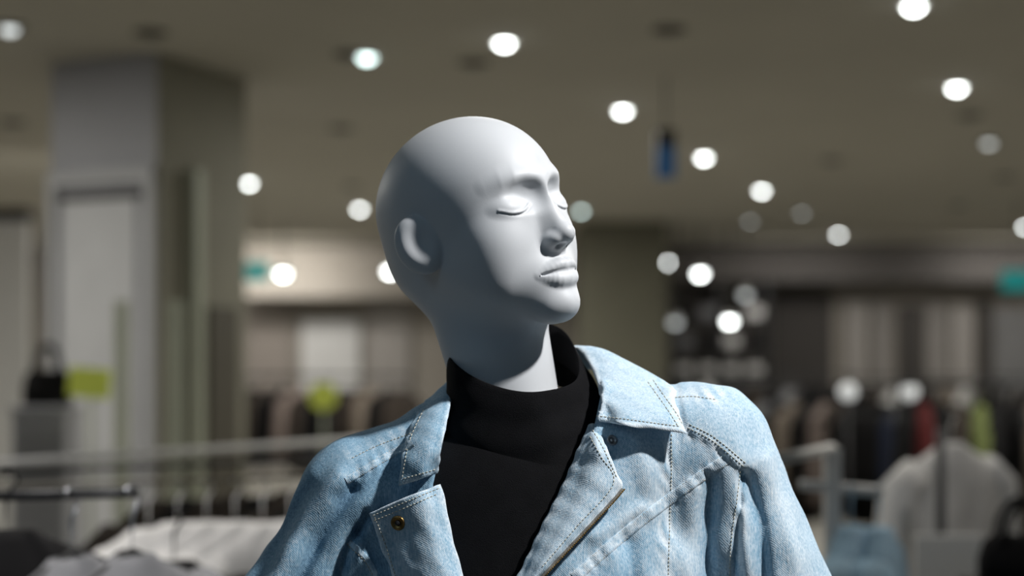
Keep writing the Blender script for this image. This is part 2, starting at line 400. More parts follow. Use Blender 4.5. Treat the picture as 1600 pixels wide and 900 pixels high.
# ------------------------------------------------------------------ turtleneck
tn = empty('turtleneck_top', (W(815, 0, 1.44)[0], 1.44, 1.05), 'black knitted turtleneck top worn under the open denim jacket', 'turtleneck')
def tbody(P):
    c = W(830, 1050, 1.44); q_ = P-c; q_[:, 2] = np.maximum(q_[:, 2], 0)
    d = ell(q_, (0, 0, 0), (.17, .112, .275))
    a = cap(P, W(860, 742, 1.44), W(1000, 755, 1.44), .050, .045); b = cap(P, W(760, 752, 1.44), W(650, 782, 1.44), .050, .045)
    d = smin(d, smin(a, b, .03), .06)
    return smax(smax(d, 1.05-P[:, 2], .01), -cap(P, W(790, 480, 1.44), W(798, 640, 1.44), .055, .048), .01)
TV, TQ = nets(tbody, (-.17, 1.3, 1.03), (.19, 1.58, 1.6), .004)
mk('body', TV, TQ, M['black_knit'], tn)
rim = np.array([W(*p) for p in [(702,545,1.43),(725,581,1.392),(786,608,1.376),(846,613,1.374),(902,594,1.400),(900,546,1.450),(862,507,1.485),(760,505,1.50)]])
bot = np.array([W(*p) for p in [(694,722,1.430),(716,752,1.392),(800,772,1.366),(890,752,1.366),(958,700,1.41),(945,640,1.48),(850,600,1.53),(715,620,1.50)]])
rim = crom(rim, 96, True); bot = crom(bot, 96, True)
def shrink(L, d):
    c = L.mean(0); v = L-c; l = np.linalg.norm(v, axis=1)[:, None]; return c+v*(l-d)/l
th_ = np.linspace(0, 2*math.pi, 96, endpoint=False)
rings = []
for t in np.linspace(0, 1, 26):
    r = bot*(1-t)+rim*t
    f = .002*math.sin(math.pi*t)+.0013*np.sin(t*15+.9*np.sin(th_+.7))*math.sin(math.pi*t)
    c = r.mean(0); u = (r-c)/np.linalg.norm(r-c, axis=1)[:, None]; rings.append(r+u*(f[:, None]))
rings += [shrink(rim, .0008)+np.array([0, 0, .0006]), shrink(rim, .0016), shrink(rim*.8+bot*.2, .008), shrink(rim*.55+bot*.45, .012)]
n = 96; V = np.concatenate(rings); Fc = [(i*n+j, i*n+(j+1) % n, (i+1)*n+(j+1) % n, (i+1)*n+j) for i in range(len(rings)-1) for j in range(n)]
mk('collar', V, Fc, M['black_knit'], tn, recalc=False)

# ------------------------------------------------------------------ collar and lapels
def bvh(ms):
    V = []; Fc = []; n = 0
    for v, f in ms:
        V.append(np.asarray(v)); Fc += [tuple(int(i)+n for i in q) for q in f]; n += len(v)
    return BVHTree.FromPolygons(np.concatenate(V).tolist(), Fc)
BASE = bvh([(JV, JQ), (TV, TQ)])
CAM = Vector((0, 0, CZ))
def shoot(px, py, tree):
    d = Vector(W(px, py, 1.0))-CAM
    l, nrm, i, dist = tree.ray_cast(CAM, d.normalized())
    if l is None: return None, None
    if nrm.dot(d) > 0: nrm = -nrm
    return l, nrm
def depth(px, py, lift, tree):
    l, _ = shoot(px, py, tree); return (l.y if l else 1.40)-lift
def surf_grid(C, nu, nv):
    G = crom(np.asarray(C), nu); return crom(G.transpose(1, 0, 2), nv).transpose(1, 0, 2)
def solidp(S, th, puck=.00045):
    nu, nv = S.shape[:2]
    nr = np.cross(np.gradient(S, axis=0), np.gradient(S, axis=1)); nr /= np.linalg.norm(nr, axis=2)[:, :, None]+1e-12
    if ((np.array(CAM)-S)*nr).sum() < 0: nr = -nr
    ii, jj = np.meshgrid(np.arange(nu), np.arange(nv), indexing='ij')
    ed = np.minimum.reduce([ii, jj, nu-1-ii, nv-1-jj])
    lo = np.where(ed == 0, .55, np.where(ed == 1, .12, 0))*th
    x = S.reshape(-1, 3); wv = (np.sin(x@ks[0]*1.6)+np.sin(x@ks[1]*2.1+1)+np.sin(x@ks[2]*2.5)).reshape(nu, nv)*puck*(.5+np.exp(-ed/3.))
    top = S-nr*(lo-wv)[:, :, None]; bt = S-nr*(th-lo*.6-wv)[:, :, None]
    V = np.concatenate([top.reshape(-1, 3), bt.reshape(-1, 3)]); N0 = nu*nv; Fc = []
    for i in range(nu-1):
        for j in range(nv-1):
            a, b, c, d = i*nv+j, (i+1)*nv+j, (i+1)*nv+j+1, i*nv+j+1
            Fc += [(a, b, c, d), (a+N0, d+N0, c+N0, b+N0)]
    br = [(i, 0) for i in range(nu)]+[(nu-1, j) for j in range(1, nv)]+[(i, nv-1) for i in range(nu-2, -1, -1)]+[(0, j) for j in range(nv-2, 0, -1)]
    b = [i*nv+j for i, j in br]
    for k in range(len(b)): Fc.append((b[k], b[(k+1) % len(b)], b[(k+1) % len(b)]+N0, b[k]+N0))
    w = .34*np.exp(-ed/2.2)*(.4+rng.random((nu, nv)))-.16*np.exp(-((ed-5)/2.)**2)*rng.random((nu, nv))+.10
    return V, Fc, np.concatenate([w.ravel(), w.ravel()])
cols = [
 [(687,741,-.012),(664,747,-.018),(642,753,-.020),(621,758,-.018)],
 [(692,692,1.350),(668,702,1.344),(646,710,1.348),(626,716,1.356)],
 [(702,640,1.385),(680,650,1.376),(658,661,1.378),(637,673,1.388)],
 [(714,586,1.455),(698,598,1.446),(682,612,1.442),(662,630,1.440)],
 [(745,562,1.500),(738,572,1.512),(728,588,1.520),(716,606,1.522)],
 [(805,552,1.520),(806,560,1.540),(806,575,1.550),(806,592,1.552)],
 [(868,546,1.500),(880,548,1.515),(895,560,1.522),(910,575,1.522)],
 [(903,543,1.465),(942,545,1.462),(993,570,1.452),(1043,599,1.440)],
 [(930,588,1.415),(962,594,1.405),(1010,608,1.400),(1055,624,1.402)],
 [(937,626,1.375),(970,632,1.366),(1020,642,1.360),(1065,650,1.364)],
 [(929,656,-.018),(970,662,-.024),(1022,668,-.026),(1075,675,-.020)]]
G = np.zeros((len(cols), 4, 3))
for i, c in enumerate(cols):
    for j, (x, y, d) in enumerate(c):
        G[i, j] = W(x, y, d if d > 0 else depth(x, y, -d, BASE))
S = surf_grid(G, 170, 34)
for i in range(S.shape[0]):
    t = i/(S.shape[0]-1)*(len(cols)-1)
    if 2.6 < t < 7.3: continue
    for j in range(S.shape[1]):
        p = S[i, j]; x = 800+F*p[0]/p[1]; y = 560-F*(p[2]-CZ)/p[1]; l, _ = shoot(x, y, BASE)
        if l is not None and p[1] > l.y-.006: S[i, j] = W(x, y, l.y-.006)
CV, CF, cw = solidp(S, .0034); cw += np.where(np.concatenate([proj(S.reshape(-1,3))[0]]*2) < 760, -.10, .08)  # painted shade on the left leaf, painted highlight on the right
mk('collar', CV, CF, M['denim'], jk, attrs={'wear_and_light': cw}, recalc=True)
def lapel(rows, nu, nv, lifts):
    G = np.array([[W(x, y, depth(x, y, lf, BASE)) for (x, y), lf in zip(r, lifts)] for r in rows])
    return surf_grid(G, nu, nv)
SR = lapel([[(919,662),(924,661),(929,661)], [(906,690),(930,692),(950,700)], [(890,724),(928,728),(965,738)], [(879,748),(925,752),(974,757)], [(868,772),(915,776),(966,774)],
            [(845,820),(885,824),(926,820)], [(808,895),(835,897),(856,892)], [(780,952),(798,954),(812,950)]], 110, 26, (.010, .018, .015))
SL = lapel([[(575,802),(612,786),(650,770),(690,755)], [(584,826),(622,812),(662,796),(697,782)], [(594,854),(634,842),(672,832),(706,822)], [(610,902),(652,896),(690,890),(724,894)], [(630,955),(670,950),(708,948),(742,958)]], 90, 40, (.012, .016, .017, .011))
RVp, RFp, rw = solidp(SR, .0034); mk('lapel', RVp, RFp, M['denim'], jk, attrs={'wear_and_light': rw+.10}, recalc=True)  # lit right lapel painted lighter than the left one
LVp, LFp, lw = solidp(SL, .0034); mk('lapel', LVp, LFp, M['denim'], jk, attrs={'wear_and_light': lw+.02}, recalc=True)
FULL = bvh([(JV, JQ), (CV, CF), (RVp, RFp), (LVp, LFp)])
def resample(poly, step):
    C = crom(np.array(poly, float), 200); s = np.concatenate([[0], np.cumsum(np.hypot(*np.diff(C, axis=0).T))])
    t = np.arange(0, s[-1], step); return np.stack([np.interp(t, s, C[:, 0]), np.interp(t, s, C[:, 1])], 1)
def offset(poly, o):
    C = crom(np.array(poly, float), 60); T = np.gradient(C, axis=0); T /= np.linalg.norm(T, axis=1)[:, None]
    return C+np.stack([-T[:, 1], T[:, 0]], 1)*o
def stitch(poly, mb, r=.00048, step=6.0, fill=.68):
    R = resample(poly, step)
    for a, b in zip(R[:-1], R[1:]):
        e = a+(b-a)*fill; la, na = shoot(*a, FULL); lb, nb = shoot(*e, FULL)
        if la is None or lb is None or (la-lb).length > .012: continue
        pts = [np.array(la+na*.0001), np.array((la+lb)/2+na*.0006), np.array(lb+nb*.0001)]; mb.tube(pts, [r*.7, r, r*.7], 6)
def ribbon(poly, w, lift=.0010):
    R = resample(poly, 4); T = np.gradient(R, axis=0); T /= np.linalg.norm(T, axis=1)[:, None]; Nn = np.stack([-T[:, 1], T[:, 0]], 1)
    V = []; rows = 0
    for p, nn in zip(R, Nn):
        row = []
        for o, lf in ((-1, -.001), (-.9, .8), (-.5, 1), (0, .95), (.5, 1), (.9, .8), (1, -.001)):
            x, y = p+nn*o*w/2; l, nm = shoot(x, y, FULL)
            if l is None: row = None; break
            row.append(np.array(l+nm*lift*lf*(1+.18*math.sin(p[0]*.5+p[1]*.4))))
        if row is None or (V and np.linalg.norm(V[-1]-row[-1]) > .02): continue
        V += row; rows += 1
    Fc = [(i*7+j, (i+1)*7+j, (i+1)*7+j+1, i*7+j+1) for i in range(rows-1) for j in range(6)]
    return np.array(V), Fc
for k, w in (('front_right_vertical', 13), ('front_right_diagonal', 18), ('front_left', 9), ('yoke_left', 12)):
    V, Fc = ribbon(SEAMS[k], w)
    if len(Fc) < 12: continue
    o = mk('seam', V, Fc, M['denim_seam'], jk, attrs={'wear_and_light': .10+.28*rng.random(len(V))-(.12 if 'left' in k else 0)}, recalc=True)
LINES = [offset(SEAMS['front_right_vertical'], -5), offset(SEAMS['front_right_diagonal'], -7), offset(SEAMS['front_right_diagonal'], 7),
         offset(SEAMS['yoke_right'], -6), offset(SEAMS['yoke_right'], -12), offset(SEAMS['armhole_right'], 7), offset(SEAMS['shoulder_right'], 5),
         offset(SEAMS['yoke_left'], 5), offset(SEAMS['yoke_left'], -5), offset(SEAMS['shoulder_left'], -6), offset(SEAMS['front_left'], 5),
         [(1012, 597), (1030, 622), (1048, 648), (1060, 668)], [(1020, 594), (1038, 619), (1056, 645), (1068, 667)], [(932, 650), (975, 655), (1020, 661), (1066, 667)],
         [(662, 640), (640, 690), (628, 750)], [(630, 748), (655, 741), (684, 732)],
         [(926, 672), (945, 706), (966, 752)], [(922, 682), (938, 712), (958, 756), (900, 824), (842, 892)],
         [(582, 806), (632, 785), (688, 762)], [(586, 808), (602, 850), (620, 905)], [(584, 814), (634, 793), (688, 770)]]
for l in LINES:
    mb = MB(); stitch([tuple(p) for p in l], mb)
    if mb.n: mb.build('stitching', M['thread'], jk, True)
mb = MB(); tp = MB()
R = resample([(972, 764), (955, 784), (905, 838), (850, 897), (805, 950)], 3.6)
zp = []
for i, p in enumerate(R):
    l, nm = shoot(p[0]-2, p[1]-2, FULL)
    if l is None: continue
    t = Vector((R[min(i+1, len(R)-1)][0]-R[max(i-1, 0)][0], 0, -(R[min(i+1, len(R)-1)][1]-R[max(i-1, 0)][1]))).normalized()
    c = np.array(l)+np.array([.0028, -.0006, -.0022]); zp.append(c+np.array([-.001, .001, .0008])); mb.rbox(c, (.0030, .0022, .0013), .0003, ry=math.atan2(t.x, t.z)+math.pi/2)
mb.build('zipper_teeth', M['brass'], jk, True); tp.tube(zp, .0016, 8).build('zipper_tape', M['zip'], jk, True)
def snap(px, py, r, m1, m2, name, label):
    l, nm = shoot(px, py, FULL); s_ = r/1565
    a = MB().lathe([(0, -.0005), (s_, -.0005), (s_*1.02, .0008), (s_*.9, .0018), (s_*.72, .0020), (s_*.6, .0012), (0, .0010)], l, nm, 28).build(name, m1, jk, True)
    a['label'] = label
    MB().lathe([(0, .0008), (s_*.42, .0008), (s_*.36, .0019), (s_*.2, .0024), (0, .0025)], l, nm, 20).build('snap_centre', m2, a, True)
snap(622, 817, 11, M['brass'], M['blackmetal'], 'snap_button', 'aged brass snap button')
snap(956, 688, 8, M['steel'], M['steel'], 'snap_button', 'small grey metal snap socket')

# ------------------------------------------------------------------ room shell
def slab(name, lo, hi, m):
    lo = np.array(lo, float); hi = np.array(hi, float); return struct(MB().box((lo+hi)/2, hi-lo).build(name, m))
XL, XR, YB, YF = -9.0, 10.0, 22.0, -3.0
slab('floor', (XL-.1, YF, -.1), (XR+.1, YB+.1, 0), M['floor'])
slab('ceiling', (XL-.1, YF, ZC), (XR+.1, YB+.1, ZC+.1), M['ceiling'])
slab('wall_back', (XL-.1, YB, 0), (XR+.1, YB+.1, ZC), M['wall'])
slab('wall_left', (XL-.1, YF, 0), (XL, YB, ZC), M['wall'])
slab('wall_right', (XR, YF, 0), (XR+.1, YB, ZC), M['wall'])
tn_ = 0
def board(px0, px1, py0, py1, D, th, m):
    global tn_; tn_ += 1
    a = W(px0, py1, D); b = W(px1, py0, D); slab('trim_%d' % tn_, (a[0], D-th, max(0, a[2])), (b[0], D, min(ZC, b[2])), m)
board(375, 905, 388, 466, 21.2, .5, M['wall']); board(1040, 1640, 392, 442, 21.0, .5, M['wall_dark'])
board(385, 455, 470, 722, 21.95, .05, M['pinkwall']); board(472, 562, 500, 722, 21.95, .06, M['whitewall']); board(575, 640, 470, 722, 21.95, .05, M['palewall'])
board(1046, 1200, 440, 722, 21.9, .08, M['wall_dark']); board(1205, 1300, 455, 722, 21.95, .06, M['wall_dark'])
for x0, x1, y0, m in [(1322, 1352, 472, 'palewall'), (1362, 1392, 474, 'dimwall'), (1404, 1440, 478, 'wall_dark'), (1446, 1478, 476, 'dimwall'), (1486, 1518, 478, 'palewall'), (1526, 1548, 470, 'wall_dark'), (1552, 1640, 482, 'bluewall')]:
    board(x0, x1, y0, 722, 21.95, .05, M[m])
# ------------------------------------------------------------------ pillars
near = W(245, 0, 7.9)[:2]; a1 = math.radians(24); wd = .75
e1 = np.array([-math.cos(a1), math.sin(a1)])*wd; e2 = np.array([math.sin(a1), math.cos(a1)])*.84
pc = near+(e1+e2)/2
pl = empty('pillar', (pc[0], pc[1], 0), 'square grey pillar with a framed panel, left behind the mannequin', 'pillar')
base = [near, near+e2, near+e1+e2, near+e1]
V = [(p[0], p[1], z) for z in (0, ZC) for p in base]
mk('shaft', V, [(0,1,2,3),(4,7,6,5),(0,4,5,1),(1,5,6,2),(2,6,7,3),(3,7,4,0)], M['pillar'], pl, False, recalc=True)
nf = np.array([-math.sin(a1), -math.cos(a1)]); ns = np.array([math.cos(a1), -math.sin(a1)])
u1 = e1/np.linalg.norm(e1); u2 = e2/np.linalg.norm(e2)
def onface(s0, s1, z0, z1, u, nrm, th, mb, o=0.0):
    c = near+u*(s0+s1)/2+nrm*(th/2+o); mb.box((c[0], c[1], (z0+z1)/2), (abs(s1-s0), th, z1-z0), math.atan2(u[1], u[0]))
zt = W(0, 268, 8.1)[2]
mb = MB(); onface(0, .06, .0, zt, u1, nf, .04, mb); onface(wd-.06, wd, 0, zt, u1, nf, .04, mb); onface(0, wd, zt-.08, zt, u1, nf, .041, mb); mb.build('frame', M['panelgrey'], pl)
mb = MB(); onface(.13, wd-.1, 0, zt-.17, u1, nf, .02, mb); mb.build('panel', M['panelpale'], pl)
mb = MB(); onface(.09, wd-.075, zt-.165, zt-.125, u1, nf, .03, mb); mb.build('panel_rail', M['wall_dark'], pl)
mb = MB(); onface(0, .84, 0, ZC, u2, ns, .012, mb); mb.build('side_panel', M['olive'], pl)
mb = MB(); onface(.26, .34, 0, W(0, 270, 8.3)[2], u2, ns, .06, mb, .012); mb.build('light_strip', M['palegreen'], pl)
mb = MB(); onface(.44, .72, .3, W(0, 480, 8.4)[2], u2, ns, .03, mb, .012); mb.build('mirror_frame', M['darkfix'], pl)
a = W(908, 0, 17.6)[0]; b = W(1042, 0, 17.6)[0]
p2 = empty('pillar', ((a+b)/2, 18.1, 0), 'dark olive pillar standing behind the mannequin face', 'pillar')
MB().box(((a+b)/2, 18.1, ZC/2), (b-a, 1.0, ZC)).build('shaft', M['olive2'], p2)
MB().box(((a+b)/2, 18.1, .08), (b-a+.04, 1.04, .16)).build('plinth', M['wall_dark'], p2)
a = W(-60, 345, 11.5); b = W(46, 0, 11.5)
bd = empty('display_board', ((a[0]+b[0])/2, 11.5, 0), 'tall cream display board at the left edge beyond the pillar', 'display board')
MB().box(((a[0]+b[0])/2, 11.5, a[2]/2), (b[0]-a[0], .08, a[2])).build('board', M['white'], bd)
MB().box(((a[0]+b[0])/2, 11.48, a[2]+.05), (b[0]-a[0]+.05, .14, .10)).build('top_rail', M['wall_dark'], bd)

# ------------------------------------------------------------------ ceiling fixtures
def cpos(px, py): D = (ZC-CZ)*F/(560-py); return np.array([(px-800)*D/F, D, ZC])
GL = 'recessed ceiling downlights'
LIT = [(1428,5,'lit','lit downlight cut by the top edge, upper right'), (1495,133,'lit','large lit downlight in the upper right corner area'), (788,62,'lit','lit downlight straight above the mannequin head'),
 (573,85,'mid','softer teal tinted downlight up and left of the head, next to an unlit vent'), (973,169,'lit','lit downlight just right of the crown of the head'), (1100,243,'lit','lit downlight right of the hanging blue sign'),
 (1190,295,'lit','second lit downlight in the row right of the blue sign'), (1310,364,'lit','lit downlight farthest along the row right of the blue sign'), (1602,352,'lit','lit downlight cut by the right edge'),
 (908,327,'mid','soft downlight touching the mannequin brow'), (389,283,'lit','lit downlight right beside the grey pillar'), (562,324,'lit','lit downlight left of the mannequin ear'),
 (15,40,'dim','dim downlight in the upper left corner'), (1253,330,'dim','faint downlight, right one of the pair above the far row'), (1172,343,'dim','faint downlight, left one of the pair above the far row'), (1545,220,'dim','faint downlight below the upper right corner light')]
def lathe_local(prof, name, m, parent, n=20):
    mb = MB(); mb.lathe(prof, (0,0,0), n=n); me_o = mb.build(name, m); me_o.location = (0,0,0)
    V0 = WL[me_o.name]
    for v in me_o.data.vertices: v.co = v.co+Vector(V0)
    for p in me_o.data.polygons: p.use_smooth = True
    me_o.parent = parent; return me_o
def make_light(kind):
    o = empty('downlight', (0,0,0), 'x', 'ceiling light', GL)
    lathe_local([(.05,-.001),(.05,-.02),(.08,-.012),(.085,-.001)], 'trim_ring', M['darkfix'] if kind == 'dim' else M['white'], o)
    lathe_local([(0,-.045),(.019,-.042),(.034,-.033),(.043,-.017),(.046,-.002)], 'lens', M[kind], o)
    return o
proto = {}
for px, py, kind, lab in LIT:
    if kind not in proto: o = proto[kind] = make_light(kind)
    else: o = copy_tree(proto[kind])
    o.location = tuple(cpos(px, py)); o['label'] = lab
GP = 'hanging spotlights by the far wall'
for px, py, D, lab, kd in [(442,424,18,'lit hanging spotlight beside the left teal sign','lit'), (610,420,18,'lit hanging spotlight half hidden behind the mannequin nape','lit'), (1039,406,18,'lit hanging spotlight at the right edge of the olive pillar','lit'),
                 (1094,424,18,'lit hanging spotlight second to the right of the olive pillar','lit'), (1140,498,18,'lowest lit hanging spotlight above the dark far shelves','lit'),
                 (1165,457,18,'faint hanging spotlight above the lowest lit one','dim'), (1055,500,18,'faint hanging spotlight low beside the olive pillar','dim')]:
    p = W(px, py, D); o = empty('spotlight', p, lab, 'spotlight', GP)
    MB().tube([(p[0], p[1], p[2]+.03), (p[0], p[1], ZC)], .012, 8).build('stem', M['darkfix'], o, True)
    MB().lathe([(0,.06),(.05,.06),(.068,.0),(.07,-.02)], p).build('shade', M['white'], o, True)
    MB().lathe([(0,-.075),(.03,-.07),(.055,-.05),(.066,-.015)], p).build('bulb', M[kd], o, True)
VN = [(533,200,'dark round vent left above the crown of the head'), (550,290,'dark round vent left of the forehead'), (545,84,'dark round vent touching the soft downlight left above the head'), (1045,45,'dark round vent at the top, right of centre'),
      (235,50,'dark round vent above the grey pillar'), (740,97,'dark round vent just left of the light above the head'), (1515,180,'dark round vent under the upper right corner light'), (1300,250,'dark round vent right of the row of lit downlights'),
      (1497,320,'dark round vent above the right edge downlight level'), (20,190,'dark round vent at the left edge'), (1570,275,'dark round vent near the right edge')]
pv = None
for px, py, lab in VN:
    if pv is None:
        pv = o = empty('ceiling_vent', (0,0,0), 'x', 'ceiling vent', 'dark ceiling vents')
        lathe_local([(.05,-.001),(.05,-.018),(.085,-.012),(.09,-.001)], 'ring', M['darkfix'], o); lathe_local([(0,-.03),(.03,-.028),(.048,-.012),(.05,-.001)], 'cap', M['blackmetal'], o)
    else: o = copy_tree(pv)
    o.location = tuple(cpos(px, py)); o['label'] = lab
def hang_sign(px, py, w, h_, D, parts, label, name='hanging_sign'):
    p = W(px, py, D); s_ = D/F; o = empty(name, p, label, 'sign')
    MB().tube([(p[0], D, p[2]+h_*s_/2), (p[0], D, ZC)], .006, 8).build('stem', M['darkfix'], o, True)
    z = p[2]-h_*s_/2
    for nm, m, fr in parts[::-1]:
        MB().rbox((p[0], D, z+fr*h_*s_/2), (w*s_, .04, fr*h_*s_), .006).build(nm, M[m], o); z += fr*h_*s_
hang_sign(1040, 240, 30, 76, 8.6, [('housing', 'blackmetal', .35), ('panel', 'blue', .65)], 'small blue and black sign hanging from the ceiling right of the head')
hang_sign(402, 424, 38, 30, 15, [('panel', 'teal', 1)], 'teal sign hanging right of the grey pillar')
hang_sign(1588, 438, 46, 32, 15, [('panel', 'teal', 1)], 'teal sign at the right edge of the picture')

# ------------------------------------------------------------------ clothes
def garment_mesh(L=.72, w=.225, sl=.46, n=28, seed=0, hook=True):
    r_ = random.Random(seed); mb = MB()
    prof = [(-.085,.045,.03),(-.10,.065,.036),(-.118,.11,.042),(-.145,.17,.05),(-.18,w*.94,.056),(-.24,w,.062),(-.36,w*.97,.066),(-.36-(L-.36)*.5,w*.98,.07),(-L+.01,w*1.03,.074),(-L,w*1.02,.07)]
    p1, p2_ = r_.uniform(0, 6), r_.uniform(0, 6); V = []
    for z, a, b in prof:
        amp = min(1, max(0, (-z-.2)/.4))*.35
        for j in range(n):
            t = 2*math.pi*j/n; f = 1+amp*math.sin(5*t+p1)*.5+amp*.4*math.sin(9*t+p2_)
            V.append((a*math.cos(t), b*math.sin(t)*f, z))
    k = len(prof); Fc = [(i*n+j, i*n+(j+1) % n, (i+1)*n+(j+1) % n, (i+1)*n+j) for i in range(k-1) for j in range(n)]+[tuple(range(n)), tuple(range((k-1)*n, k*n))]
    mb.add(V, Fc)
    for s_ in (-1, 1):
        mb.tube([(s_*(w-.06), 0, -.17), (s_*(w+.015), .005, -.22), (s_*(w+.045), .01, -.22-sl*.5), (s_*(w+.055), .0, -.22-sl)], [.05, .058, .052, .046], 12)
    if hook: mb.tube([(0, 0, -.09), (0, 0, -.03), (.018, 0, -.008), (.012, 0, .012), (-.008, 0, .012)], .0028, 6)
    return mb
GM = {}
def garment(colour, pos, rz, label, group=None, L=.72, scale=1.0, name='shirt', seed=0, hook=True):
    key = (colour, L, seed, hook)
    if key not in GM:
        mb = garment_mesh(L, seed=seed, hook=hook); V = np.concatenate(mb.V); me = bpy.data.meshes.new('shirt_cloth'); me.from_pydata(V.tolist(), [], mb.F)
        bm = bmesh.new(); bm.from_mesh(me); bmesh.ops.recalc_face_normals(bm, faces=bm.faces); bm.to_mesh(me); bm.free()
        me.polygons.foreach_set('use_smooth', [True]*len(me.polygons)); me.materials.append(M['denim'] if colour == 'denim' else M['cloth_'+colour]); GM[key] = me
    o = link(bpy.data.objects.new(name, GM[key])); o.location = tuple(map(float, pos)); o.rotation_euler = (0, 0, rz); o.scale = (scale,)*3
    return tag(o, label, 'clothing', group)
def hanger(pos, rz, drop, label):
    pos = np.array(pos); o = empty('coat_hanger', pos, label, 'hanger'); c, s_ = math.cos(rz), math.sin(rz)
    R = lambda x, z: pos+np.array([x*c, x*s_, z])
    MB().tube([R(-.016, .002), R(-.014, .012), R(0, .0185), R(.014, .012), R(.016, -.002), R(.008, -.018), R(0, -.035), R(0, -drop)], .0034, 8).build('hook', M['steel'], o, True)
    MB().tube([R(-.19, -drop-.085), R(-.1, -drop-.04), R(0, -drop), R(.1, -drop-.04), R(.19, -drop-.085)], .006, 8).build('arm', M['blackmetal'], o, True)
def rack(A, B, label, m, r=.013, ends=(0, 1), name='clothes_rack'):
    A = np.array(A, float); B = np.array(B, float); c = (A+B)/2
    o = empty(name, (c[0], c[1], 0), label, 'clothes rack')
    MB().tube([A, c, B], r, 10).build('rail', m, o, True)
    d = (B-A)[:2]; d /= np.linalg.norm(d); nn = np.array([-d[1], d[0]])
    for e in ends:
        p = (A, B)[e] if e in (0, 1) else c
        MB().tube([(p[0], p[1], .02), (p[0], p[1], p[2])], r, 10).build('post', m, o, True)
        MB().tube([(p[0]-nn[0]*.25, p[1]-nn[1]*.25, .02), (p[0]+nn[0]*.25, p[1]+nn[1]*.25, .02)], r, 10).build('foot', m, o, True)
    return o
def fill_rack(A, B, seq, place, rz, scale=1.0):
    A = np.array(A); B = np.array(B); k = len(seq)
    for i, c in enumerate(seq):
        p = A+(B-A)*(i+.5)/k; p = p-np.array([0, 0, .016*scale])
        nm = c if c != 'lime' else 'yellow green'
        garment(c, p, rz+random.uniform(-.12, .12), '%s garment hanging on %s' % (nm, place), '%s garments on %s' % (nm, place), L=random.choice([.72, .85]), scale=scale*random.uniform(.9, 1.05), seed=i % 3)
A, B = W(384, 588, 11), W(640, 588, 11.4); rack(A, B, 'dark clothes rack behind the left shoulder', M['blackmetal'])
fill_rack(A, B, ['black','brown','black','blush','brown','black','black','brown','beige','black','brown'], 'the rack behind the left shoulder', 1.1)
A, B = W(1120, 604, 9.0), W(1420, 604, 8.6); rack(A, B, 'dark clothes rack right behind the right shoulder', M['blackmetal'])
fill_rack(A, B, ['black','black','brown','grey','black','beige','black','blush','brown','black','black','black','navy'], 'the rack behind the right shoulder', 1.05)
A, B = W(1400, 600, 7.2), W(1690, 600, 7.0); rack(A, B, 'dark clothes rack with one red garment near the right edge', M['blackmetal'])
fill_rack(A, B, ['black','red','black','brown','lime','black','black','beige','brown','black'], 'the rack near the right edge', 1.3)
A, B = W(1040, 585, 14), W(1330, 585, 14); rack(A, B, 'far clothes rack in front of the dark shelves', M['blackmetal'])
fill_rack(A, B, ['black','grey','white','black','black','brown','black','grey','black','black','black'], 'the far rack by the dark shelves', 1.1)
A, B = W(1330, 590, 15), W(1660, 590, 15); rack(A, B, 'farthest clothes rack before the pale wall panels', M['blackmetal'])
fill_rack(A, B, ['black','brown','white','black','black','beige','white','black','black','brown','black','black'], 'the farthest rack before the pale panels', 1.1)
for px, py, D, lab in [(1325, 612, 8.3, 'glowing ball added for a pale highlight right of the jacket, left one'), (1421, 612, 7.6, 'glowing ball added for a pale highlight at right, above the white shirt')]:
    p = W(px, py, D); o = empty('highlight_ball', (p[0], D, 0), lab, 'highlight ball'); r = 13*D/F  # invented glowing ball on a stand, put in for a blurred highlight
    MB().lathe([(r*math.sin(t)+1e-4, -r*math.cos(t)) for t in np.linspace(0, math.pi, 12)], p, n=24).build('globe', M['globe'], o, True)
    MB().tube([(p[0], D, .02), (p[0], D, p[2]-r*.95)], .01, 8).build('pole', M['blackmetal'], o, True)
    MB().lathe([(0,0),(.13,0),(.13,.012),(.012,.025)], (p[0], D, 0)).build('base', M['blackmetal'], o, True)
# left rails
A, B = W(-60, 729, 3.30), W(575, 688, 4.35); A[2] = B[2] = 1.352; rack(A, B, 'long white clothes rack crossing behind the left shoulder', M['white'], .010)
A, B = W(-140, 745, 3.5), W(520, 730, 4.2); A[2] = B[2] = 1.305; rack(A, B, 'dark clothes rack with brown garments under the long white rack', M['blackmetal'], .009)
fill_rack(A+(B-A)*.50, A+(B-A)*.97, ['brown','black','brown','brown','black','brown','black'], 'the dark rack under the white one', 1.15, .95)
A, B = W(-90, 777, 2.24), W(216, 770, 2.24); rack(A, B, 'short dark clothes rack with wire hooks in the lower left corner', M['blackmetal'], .0085, ends=(0,))
for px, c, rz, lab, hl in [(112, 'grey', 1.15, 'grey garment on the left wire hook, lower left', 'wire hook hanger on the dark rack, left one'), (206, 'grey', 1.1, 'grey garment on the wire hook at the rack end, lower left', 'wire hook hanger at the right end of the dark rack')]:
    p = W(px, 775-(px > 200)*3, 2.24); p[2] += -.004; hanger(p, rz, .085, hl)
    garment(c, p-np.array([0, 0, .012]), rz, lab, scale=.95, seed=int(px > 200), hook=False)
garment('black', W(10, 745, 2.24), .6, 'black garment in the bottom left corner')
garment('black', W(272, 806, 2.6), 1.0, 'black garment beside the grey garment at the rack end', seed=2)
A, B = W(-200, 752, 2.9), W(540, 745, 3.3); A[2] = B[2] = 1.33; rack(A, B, 'low grey clothes rack holding white garments, lower left', M['darkfix'], .005)
fill_rack(A+(B-A)*.52, A+(B-A)*.90, ['white','white','white','white','white','white'], 'the low grey rack', .72)
